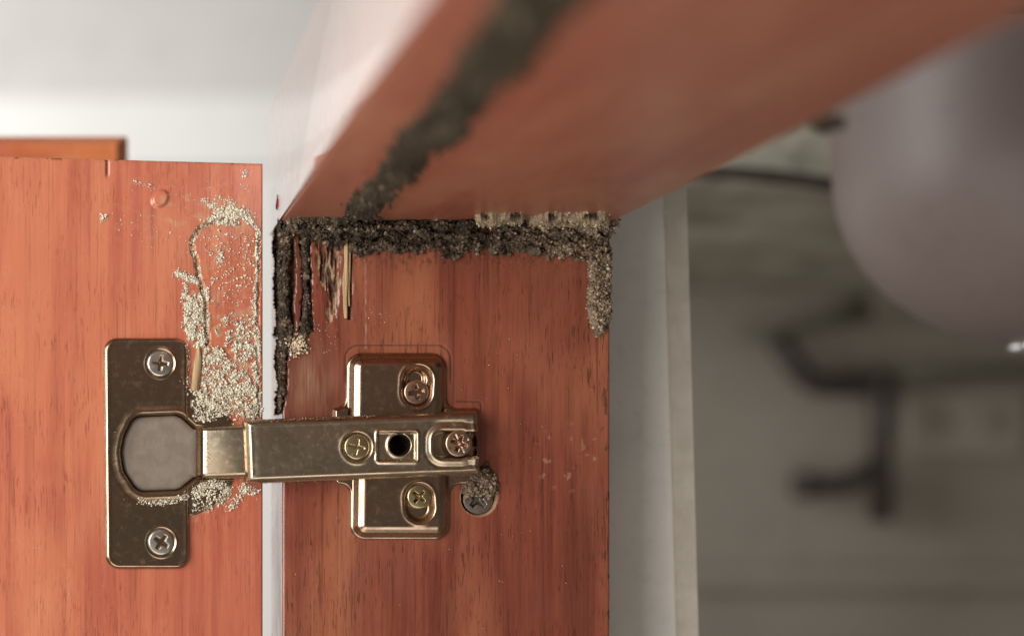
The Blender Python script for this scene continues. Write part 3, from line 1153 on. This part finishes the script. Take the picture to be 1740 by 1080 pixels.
mud('termite_mud_crust', FLAT,
    [(484, 366), (600, 360), (800, 360), (1046, 360), (1048, 388), (1036, 400), (1034, 436), (1000, 440), (960, 436), (905, 434), (896, 424), (850, 430), (800, 428),
     (772, 440), (752, 434), (735, 424), (690, 426), (640, 428), (608, 436), (590, 420), (560, 412), (520, 404), (484, 400)],
    2.3, tone_band, 8500, 'dark crust of termite mud along the joint under the rail', seed=1, hole=band_holes, jag=12, lump=0.95, edge=16)
mud('termite_mud_strip', FLAT,
    [(998, 432), (1037, 428), (1037, 470), (1035, 500), (1038, 535), (1030, 556), (1018, 572), (1008, 568), (1000, 540), (998, 505), (1001, 470)],
    2.0, tone_leg, 2600, 'pale brown grainy strip of termite mud hanging down the right edge of the stile', seed=2, jag=5, edge=9, lump=0.4, rad=(0.2, 0.42))
mud('termite_mud_column', FLAT,
    [(512, 384), (525, 384), (522, 460), (525, 520), (529, 560), (519, 575), (509, 568), (515, 540), (518, 500), (515, 450)],
    1.1, tone_dark, 1500, 'narrow dark column of termite mud beside the pale splinter', seed=3, jag=4, edge=8)
mud('termite_mud_fringe', FLAT,
    [(480, 384), (497, 386), (488, 450), (491, 520), (497, 570), (487, 600), (484, 640), (481, 690), (478, 700), (478, 500)],
    1.0, lambda x, y: tone_dark(x, y) * 1.3, 2600, 'long dark fringe of termite mud down the left corner of the stile', seed=4, jag=6, edge=7)

# mud clinging to the stile's front edge face (plane X = 0)
mb = MB()
n = 4200
yy = rng.uniform(0, 17, n) ** 1.0
zz = -rng.uniform(-4, 52, n)
dens = fbm(yy * 0.18, zz * 0.12, 3, 650) + 0.30 - yy * 0.03 + 0.15 * (zz > -30)
ok = dens > 0.02
yy, zz = yy[ok], zz[ok]
r = rng.uniform(0.2, 0.5, len(yy))
pts = np.stack([-0.05 - r * 0.3 - rng.uniform(0, 1.3, len(yy)) * np.clip(dens[ok], 0, 0.6), yy, zz], -1)
crumbs(mb, pts, r, ctone(tone_dark, yy * 6, zz * 6, len(yy)))
tag(mb.build('termite_mud_specks', M_MUD), 'dark mud pellets on the narrow pale front edge of the stile', 'mud', kind='stuff')

# mud over the loose screw
mud('termite_mud_clump', FLAT, [(800, 800), (826, 786), (842, 808), (846, 832), (832, 846), (812, 838), (790, 846), (786, 826)], 1.6,
    lambda x, y: tone_leg(x, y) * 0.8, 750, 'small clump of mud above the sunken screw beside the arm end', seed=6, jag=5, edge=12)

# wide trail across the underside of the rail
trail = [(590, 372), (614, 338), (646, 303), (676, 262), (698, 222), (734, 194), (758, 158), (788, 128), (796, 94), (834, 46), (868, -10), (905, -80), (960, -170),
         (1150, -170), (1085, -80), (1022, -5), (985, 30), (940, 84), (922, 118), (880, 140), (838, 178), (826, 208), (800, 244), (752, 262), (728, 300), (702, 312), (676, 346), (664, 372)]
trail = [(x - 24 + 0.02 * y, y) for x, y in trail]
mud('termite_mud_trail', UNDER, trail, 1.4, tone_trail, 9000, 'broad blurred trail of termite mud running along the underside of the rail', seed=7, jag=16, edge=34, rad=(0.2, 0.55), step=2.0, lump=0.35)

# crust turning the corner onto the rail, with pale gnawed wood and holes


def cream_holes(x, y):
    s = np.zeros(x.shape)
    x = x + 7 * fbm(x * 0.05, y * 0.2, 3, 621)
    y = y + 1.5 * fbm(x * 0.08, y * 0.2, 3, 622)
    for cx, cy, a, b in ((824, 363.5, 7, 2.6), (876, 363, 11, 2.8), (939, 363.5, 9, 2.6), (1004, 362, 14, 2.4), (966, 368, 5, 2.0)):
        s = np.maximum(s, 1 - sstep(0.6, 1.1, np.hypot((x - cx) / a, (y - cy) / b)))
    return 2.6 * s


def tone_cream_hole_shade(x, y):
    return tone_cream(x, y) * (1 - 0.9 * np.clip(cream_holes(x, y), 0, 1))[:, None]  # tone darkened over the holes, painting in the shade of their depth


mud('gnawed_wood', UNDER, [(812, 378), (806, 366), (822, 361), (850, 362), (886, 361), (892, 367), (884, 378)], 2.3, tone_cream_hole_shade, 500,
    'short pale patch of gnawed wood with two holes under the rail', 'gnawed wood', seed=8, jag=3, edge=3.5, hole=cream_holes, lump=0.3, rad=(0.2, 0.4), step=0.8)
mud('gnawed_wood', UNDER, [(890, 378), (900, 368), (930, 362), (990, 361), (1028, 360), (1036, 364), (1040, 378)], 2.4, tone_cream_hole_shade, 1100,
    'longer pale patch of gnawed wood with holes at the right end under the rail', 'gnawed wood', seed=9, jag=3, edge=3.5, hole=cream_holes, lump=0.3, rad=(0.2, 0.4), step=0.8)
mud('termite_mud_ridge', UNDER, [(484, 378), (492, 371), (540, 369), (588, 371), (600, 378)], 1.8, lambda x, y: tone_leg(x, y) * 0.55, 900,
    'ridge of mud in the left corner under the rail', seed=10, jag=3, edge=5, step=0.8)
mud('termite_mud_flake', UNDER, [(1375, 213), (1400, 204), (1430, 200), (1436, 214), (1400, 222)], 1.2, tone_dark, 200,
    'tiny dark flake on the right edge of the rail underside', seed=11, jag=3, edge=6)

# pale crumbs at the foot of the dark column
mb = MB()
n = 260
px = rng.normal(500, 9, n)
py = rng.normal(588, 7, n)
r = rng.uniform(0.18, 0.45, n)
crumbs(mb, FLAT(px, py, r * 0.6 + rng.uniform(0, 0.9, n)), r, ctone(tone_cream, px, py, n))
px = np.concatenate([rng.uniform(625, 665, 26), rng.uniform(490, 1030, 60), rng.uniform(540, 575, 30)])
py = np.concatenate([rng.uniform(525, 552, 26), rng.uniform(440, 1070, 60), rng.uniform(545, 600, 30)])
r = rng.uniform(0.06, 0.16, len(px))
crumbs(mb, FLAT(px, py, r * 0.6), r, ctone(tone_cream, px, py, len(px)) * 0.9 + 0.05)
tag(mb.build('wood_dust', M_FRASS), 'little heap and specks of pale wood dust on the stile', 'wood dust', kind='stuff')

# ------------------------------------------------------------------ pale frass on the door
mb = MB()
PX, PY, RR, LIFT = [], [], [], []


def along(pts, n, spread, rad, lift=0.5, gap=0.0, seed=0):
    n = int(n * 1.9)
    pts = np.array(pts, float)
    seg = np.linalg.norm(np.diff(pts, axis=0), axis=1)
    cum = np.concatenate([[0], np.cumsum(seg)])
    s = rng.uniform(0, cum[-1], n)
    if gap:
        s = s[noise2(s * 0.05, s * 0 + seed, 700 + seed) > gap - 0.35]
    x = np.interp(s, cum, pts[:, 0]) + rng.normal(0, spread, len(s))
    y = np.interp(s, cum, pts[:, 1]) + rng.normal(0, spread, len(s))
    PX.append(x); PY.append(y)
    RR.append(0.4 * rad[0] + (0.72 * rad[1] - 0.4 * rad[0]) * rng.uniform(0, 1, len(s)) ** 3)
    LIFT.append(rng.uniform(0, 0.38 * lift, len(s)))


def cluster(poly, n, rad, lift=0.6, thr=0.0, seed=0, f=0.06):
    P = np.array(poly, float)
    n = int(n * 1.9)
    x = rng.uniform(P[:, 0].min(), P[:, 0].max(), n)
    y = rng.uniform(P[:, 1].min(), P[:, 1].max(), n)
    d = sd_poly(x, y, poly) + 14 * fbm(x * 0.05, y * 0.05, 3, 760 + seed) + rng.exponential(3.0, len(x)) - 4
    k = (d < 0) & (fbm(x * f, y * f, 4, 720 + seed) + 0.35 * rng.normal(size=len(x)) > thr)
    x, y = x[k], y[k]
    PX.append(x); PY.append(y)
    RR.append(0.4 * rad[0] + (0.72 * rad[1] - 0.4 * rad[0]) * rng.uniform(0, 1, len(x)) ** 3)
    LIFT.append(rng.uniform(0, 0.38 * lift, len(x)))


along([(331, 440), (325, 412), (336, 390), (352, 380)], 150, 2.0, (0.15, 0.38), 0.6)
along([(338, 452), (340, 470), (346, 490)], 60, 2.2, (0.15, 0.4), 0.6)
along([(350, 378), (372, 366), (398, 370), (412, 360), (424, 372), (432, 384)], 420, 4.5, (0.15, 0.42), 0.8)
cluster([(340, 340), (360, 332), (385, 340), (404, 346), (396, 358), (372, 352), (350, 350)], 900, (0.14, 0.34), 0.4, -0.05, 1)
cluster([(362, 366), (392, 352), (410, 362), (405, 378), (385, 384), (366, 378)], 800, (0.15, 0.42), 0.9, -0.15, 2)
along([(434, 384), (440, 396), (437, 430), (437, 470), (434, 520), (436, 560), (439, 600), (436, 640), (440, 704)], 1100, 2.6, (0.15, 0.42), 0.8, 0.05, 3)
along([(298, 464), (318, 471), (340, 480)], 260, 3.4, (0.15, 0.42), 0.8)
along([(316, 480), (312, 512), (318, 530), (314, 556), (330, 572)], 260, 2.8, (0.15, 0.4), 0.7)
cluster([(316, 508), (350, 488), (356, 530), (356, 566), (344, 590), (324, 580), (318, 545)], 2600, (0.16, 0.46), 1.1, -0.08, 4)
cluster([(348, 588), (372, 592), (392, 620), (410, 640), (442, 680), (446, 708), (410, 712), (380, 690), (352, 668), (342, 630)], 5200, (0.16, 0.5), 1.2, -0.04, 5)
cluster([(360, 548), (400, 530), (432, 540), (436, 610), (400, 600), (380, 575)], 2200, (0.16, 0.45), 0.9, 0.16, 6)
cluster([(398, 580), (436, 590), (440, 690), (420, 660), (400, 630)], 1500, (0.16, 0.45), 0.9, 0.08, 7)
cluster([(345, 400), (430, 390), (432, 520), (360, 520)], 2200, (0.10, 0.34), 0.5, 0.30, 8, 0.09)
along([(371, 424), (374, 438), (372, 450)], 50, 2.2, (0.2, 0.4), 0.6)
along([(417, 400), (420, 425), (416, 440)], 60, 1.6, (0.1, 0.25), 0.3)
along([(226, 310), (240, 312), (262, 318)], 50, 3, (0.1, 0.3), 0.5)
along([(172, 372), (180, 366)], 45, 3, (0.15, 0.4), 0.7)
along([(412, 294), (422, 297)], 36, 3, (0.15, 0.35), 0.6)
along([(408, 316), (418, 320)], 14, 3, (0.1, 0.25), 0.4)
along([(200, 372), (300, 395), (330, 402)], 60, 9, (0.08, 0.22), 0.2)
cluster([(200, 320), (440, 290), (440, 720), (330, 560), (230, 420)], 420, (0.05, 0.15), 0.15, -1, 9)
cluster([(20, 300), (440, 300), (440, 1070), (20, 1070)], 160, (0.04, 0.10), 0.05, -1, 10)
# crumbs lodged on the cup's flange
along([(322, 652), (350, 672), (380, 690), (398, 708)], 320, 7, (0.14, 0.4), 1.0)
cluster([(322, 665), (350, 668), (392, 706), (350, 716), (335, 706)], 1000, (0.14, 0.42), 1.0, -0.2, 11)
along([(236, 850), (262, 853), (300, 850), (330, 838), (352, 822), (378, 818)], 420, 3.2, (0.12, 0.36), 1.2, 0.2, 12)
along([(330, 830), (352, 820), (380, 826), (384, 840), (370, 852)], 240, 4.5, (0.15, 0.42), 1.0)
along([(390, 864), (410, 840), (420, 826)], 160, 4, (0.12, 0.38), 0.8)
along([(408, 828), (436, 836)], 90, 4.5, (0.15, 0.4), 1.2)
along([(317, 582), (320, 610), (320, 650)], 90, 1.6, (0.12, 0.3), 1.2)
cluster([(326, 846), (352, 826), (396, 826), (384, 850), (350, 872), (326, 876)], 900, (0.14, 0.42), 0.6, 0.0, 13)
px, py, r, lf = map(np.concatenate, (PX, PY, RR, LIFT))
k = px < 446
px, py, r, lf = px[k], py[k], r[k], lf[k]
# caked patches: crumbs counted on a coarse map give the crust its shape
gx, gy, gs = 140.0, 270.0, 2.0
cnt = np.zeros((170, 330))
ii, jj = ((px - gx) / gs).astype(int), ((py - gy) / gs).astype(int)
okc = (ii >= 0) & (ii < 170) & (jj >= 0) & (jj < 330)
np.add.at(cnt, (ii[okc], jj[okc]), r[okc] ** 2)
for _ in range(2):
    cnt = (np.roll(cnt, 1, 0) + np.roll(cnt, -1, 0) + 2 * cnt) / 4
    cnt = (np.roll(cnt, 1, 1) + np.roll(cnt, -1, 1) + 2 * cnt) / 4


def cake(x, y):
    u, v = np.clip((x - gx) / gs - 0.5, 0, 168.9), np.clip((y - gy) / gs - 0.5, 0, 328.9)
    a, b = u.astype(int), v.astype(int)
    fu, fv = u - a, v - b
    return cnt[a, b] * (1 - fu) * (1 - fv) + cnt[a + 1, b] * fu * (1 - fv) + cnt[a, b + 1] * (1 - fu) * fv + cnt[a + 1, b + 1] * fu * fv


def ground(x, y):
    return np.clip(np.maximum(door_h(x, y), cup_h(x, y)), -1.0, 2.0)


def cake_h(x, y):
    c = cake(x, y)
    t = sstep(0.012, 0.055, c + 0.032 * fbm(x * 0.2, y * 0.2, 3, 801))
    return ground(x, y) - 0.3 + t * (0.46 + 0.45 * fbm(x * 0.10, y * 0.10, 3, 802) + 0.5 * fbm(x * 0.4, y * 0.4, 2, 803))


X, Y = np.meshgrid(np.arange(150, 446, 1.2), np.arange(880, 280, -1.2), indexing='ij')
hc = cake_h(X, Y)
lifted = hc - ground(X, Y)
lm = np.maximum.reduce([lifted[:-1, :-1], lifted[1:, :-1], lifted[:-1, 1:], lifted[1:, 1:]])
tone = np.array((0.78, 0.695, 0.545)) * (0.85 + 0.35 * fbm(X * 0.06, Y * 0.06, 3, 804))[..., None]
mb.add(DOOR(X, Y, hc).reshape(-1, 3), quads=grid_faces(*X.shape, lm > 0.0), col=np.clip(tone, 0.05, 0.8).reshape(-1, 3))
base = ground(px, py)
g = rng.uniform(size=(len(px), 1))
cols = np.array((0.78, 0.70, 0.555)) * (0.8 + 0.3 * g)
dk = rng.uniform(size=(len(px), 1)) < 0.06
cols = np.where(dk, cols * 0.35, cols)
crumbs(mb, DOOR(px, py, base + r * 0.5 + lf), r, np.clip(cols, 0.02, 0.75), rough=0.5, stretch=0.75, flat=0.5)
tag(mb.build('wood_dust', M_FRASS), 'pale crumbly wood dust scattered over the door between its edge and the hinge cup', 'wood dust', kind='stuff')

# dust lying along the arm and plate edges
mb = MB()
PX, PY, RR, LIFT = [], [], [], []
along([(345, 724), (415, 716), (640, 705)], 300, 1.6, (0.05, 0.17), 0.1)
along([(420, 822), (570, 817), (815, 808)], 170, 1.4, (0.05, 0.15), 0.1)
along([(648, 780), (706, 781)], 70, 2, (0.05, 0.14), 0.1)
along([(352, 735), (352, 800)], 60, 3, (0.08, 0.22), 0.2)
along([(568, 700), (600, 700)], 40, 2, (0.05, 0.16), 0.1)
along([(800, 780), (812, 776)], 30, 2, (0.1, 0.25), 0.2)
px, py, r, lf = map(np.concatenate, (PX, PY, RR, LIFT))
hh = np.where(px < 415, link_h(px, py), arm_h(px, py))
pts = Flat(-AH)(px, py, np.clip(hh, 0, 9.5) + r * 0.4)
crumbs(mb, pts, r, np.array((0.45, 0.39, 0.25)) * rng.uniform(0.6, 1.2, (len(px), 1)))
tag(mb.build('wood_dust', M_FRASS), 'fine yellowish dust along the edges of the hinge arm', 'wood dust', kind='stuff')

# ------------------------------------------------------------------ sink bowl, upper right
bowl = empty('sink_bowl', (160, 95, -30), 'large smooth mauve-grey round bowl hanging at the upper right', 'sink bowl')
BY = 95.0
sc_ = (D0 + BY) / FPX
bx = CX + (1772 - VPX) * sc_
bz = CZ + (VPY - 278) * sc_
R = 322 * sc_
prof = []
for i in range(25):
    w = math.pi / 2 * i / 24
    prof.append((R * math.sin(w) + 1e-4, -R * 0.955 * math.cos(w)))
prof += [(R * 1.01, 12), (R * 1.015, 24), (R * 1.02, 60), (R * 1.1, 62), (R * 1.1, 66), (0.01, 66)]
mb = MB()
lathe(mb, prof, (bx, BY, bz))
mb.build('bowl', M_BOWL, bowl)
mb = MB()
lathe(mb, [(0.01, -5.2), (9, -5.2), (13.6, -4.2), (14.6, -2.6), (13.6, -0.9), (9, 0.8), (0.01, 2.5)], (bx + 4.5, BY, bz - R * 0.955 + 2.0), 40)
dr = mb.build('drain_fitting', M_CHROME, bowl)

# thin dark tube along the slab's near lower edge
mb = MB()
Pc = Flat(228)
cp = []
for t in np.linspace(0, 1, 16):
    px, py = 1110 + 460 * t, 286 + 58 * t - 8 * math.sin(math.pi * t)
    p = Pc(np.array(px), np.array(py), np.array(0.0))
    cp.append((float(p[0]), 228 - 4 * math.sin(3 * t), float(p[2])))
tube(mb, cp, 2.9)
tag(mb.build('dark_line', M_PIPE, origin=cp[0]), 'thin dark line crossing below the counter towards the bowl', 'dark_line')

# pipework on the end wall
YW = 580.0
Pw = Flat(YW)


def wp(px, py, y=YW):
    p = Flat(y)(np.array(float(px)), np.array(float(py)), np.array(0.0))
    return (float(p[0]), y, float(p[2]))


def bend(pts, k=6):
    out = [pts[0]]
    for a, b, c in zip(pts[:-2], pts[1:-1], pts[2:]):
        a, b, c = Vector(a), Vector(b), Vector(c)
        l = min((a - b).length, (c - b).length) * 0.35
        p, q = b + (a - b).normalized() * l, b + (c - b).normalized() * l
        for i in range(k + 1):
            t = i / k
            out.append(tuple((1 - t) ** 2 * p + 2 * t * (1 - t) * b + t * t * q))
    out.append(pts[-1])
    return out


pipe = empty('black_pipe', wp(1497, 880), 'black bent water pipe with side tap, blurred on the far wall', 'pipe')
mb = MB()
tube(mb, bend([wp(1316, 572), wp(1376, 656), wp(1497, 650), wp(1497, 885)]), 7.4)
mb.build('bent_pipe', M_PIPE, pipe)
mb = MB()
tube(mb, bend([wp(1362, 826), wp(1440, 822), wp(1496, 786)]), 6.2)
mb.build('tap_branch', M_PIPE, pipe)
mb = MB()
tube(mb, [wp(1352, 824), wp(1382, 826)], 9)
mb.build('tap_nozzle', M_PIPE, pipe)
mb = MB()
tube(mb, [wp(1482, 652), wp(1512, 652)], 9.5)
mb.build('elbow_collar', M_PIPE, pipe)
mb = MB()
tube(mb, [wp(1516, 634), wp(1620, 632), wp(1900, 628)], 3.4)
tag(mb.build('green_hose', M_HOSE, origin=wp(1516, 634)), 'thin dark green hose running right from the black pipe', 'hose')
mb = MB()
tube(mb, [wp(1255, 575), wp(1330, 568), wp(1410, 545), wp(1470, 524)], [2.5, 3.5, 5, 8])
tag(mb.build('short_hose', M_HOSE, origin=wp(1255, 575)), 'short dark hose under the counter just above the pipe bend', 'hose')
a, b = wp(1538, 772, 598), wp(1738, 662, 598)
pe = empty('socket_plate', ((a[0] + b[0]) / 2, 598, a[2]), 'pale blurred double socket plate on the far wall right of the pipe', 'socket')
mb = MB()
box(mb, a[0], b[0], 594, 599.8, a[2], b[2], 1.5)
mb.build('plate', M_SOCKET, pe, sharp=40)
for px in (1590, 1681):
    a, b = wp(px - 21, 742, 592), wp(px + 21, 692, 592)
    mb = MB()
    box(mb, a[0], b[0], 591.5, 594.2, a[2], b[2], 1.2)
    mb.build('socket', M_BACK, pe, sharp=40)
# skirting ledge low on the end wall
mb = MB()
a, b = wp(1150, 1000, 594), wp(2200, 965, 594)
box(mb, 93, 799, 592, 599.8, a[2], b[2], 1.0)
tag(mb.build('ledge', M_BACK, smooth=False), 'low plaster ledge along the foot of the far wall', 'ledge')

for o in bpy.data.objects:
    if '_o' in o:
        del o['_o']
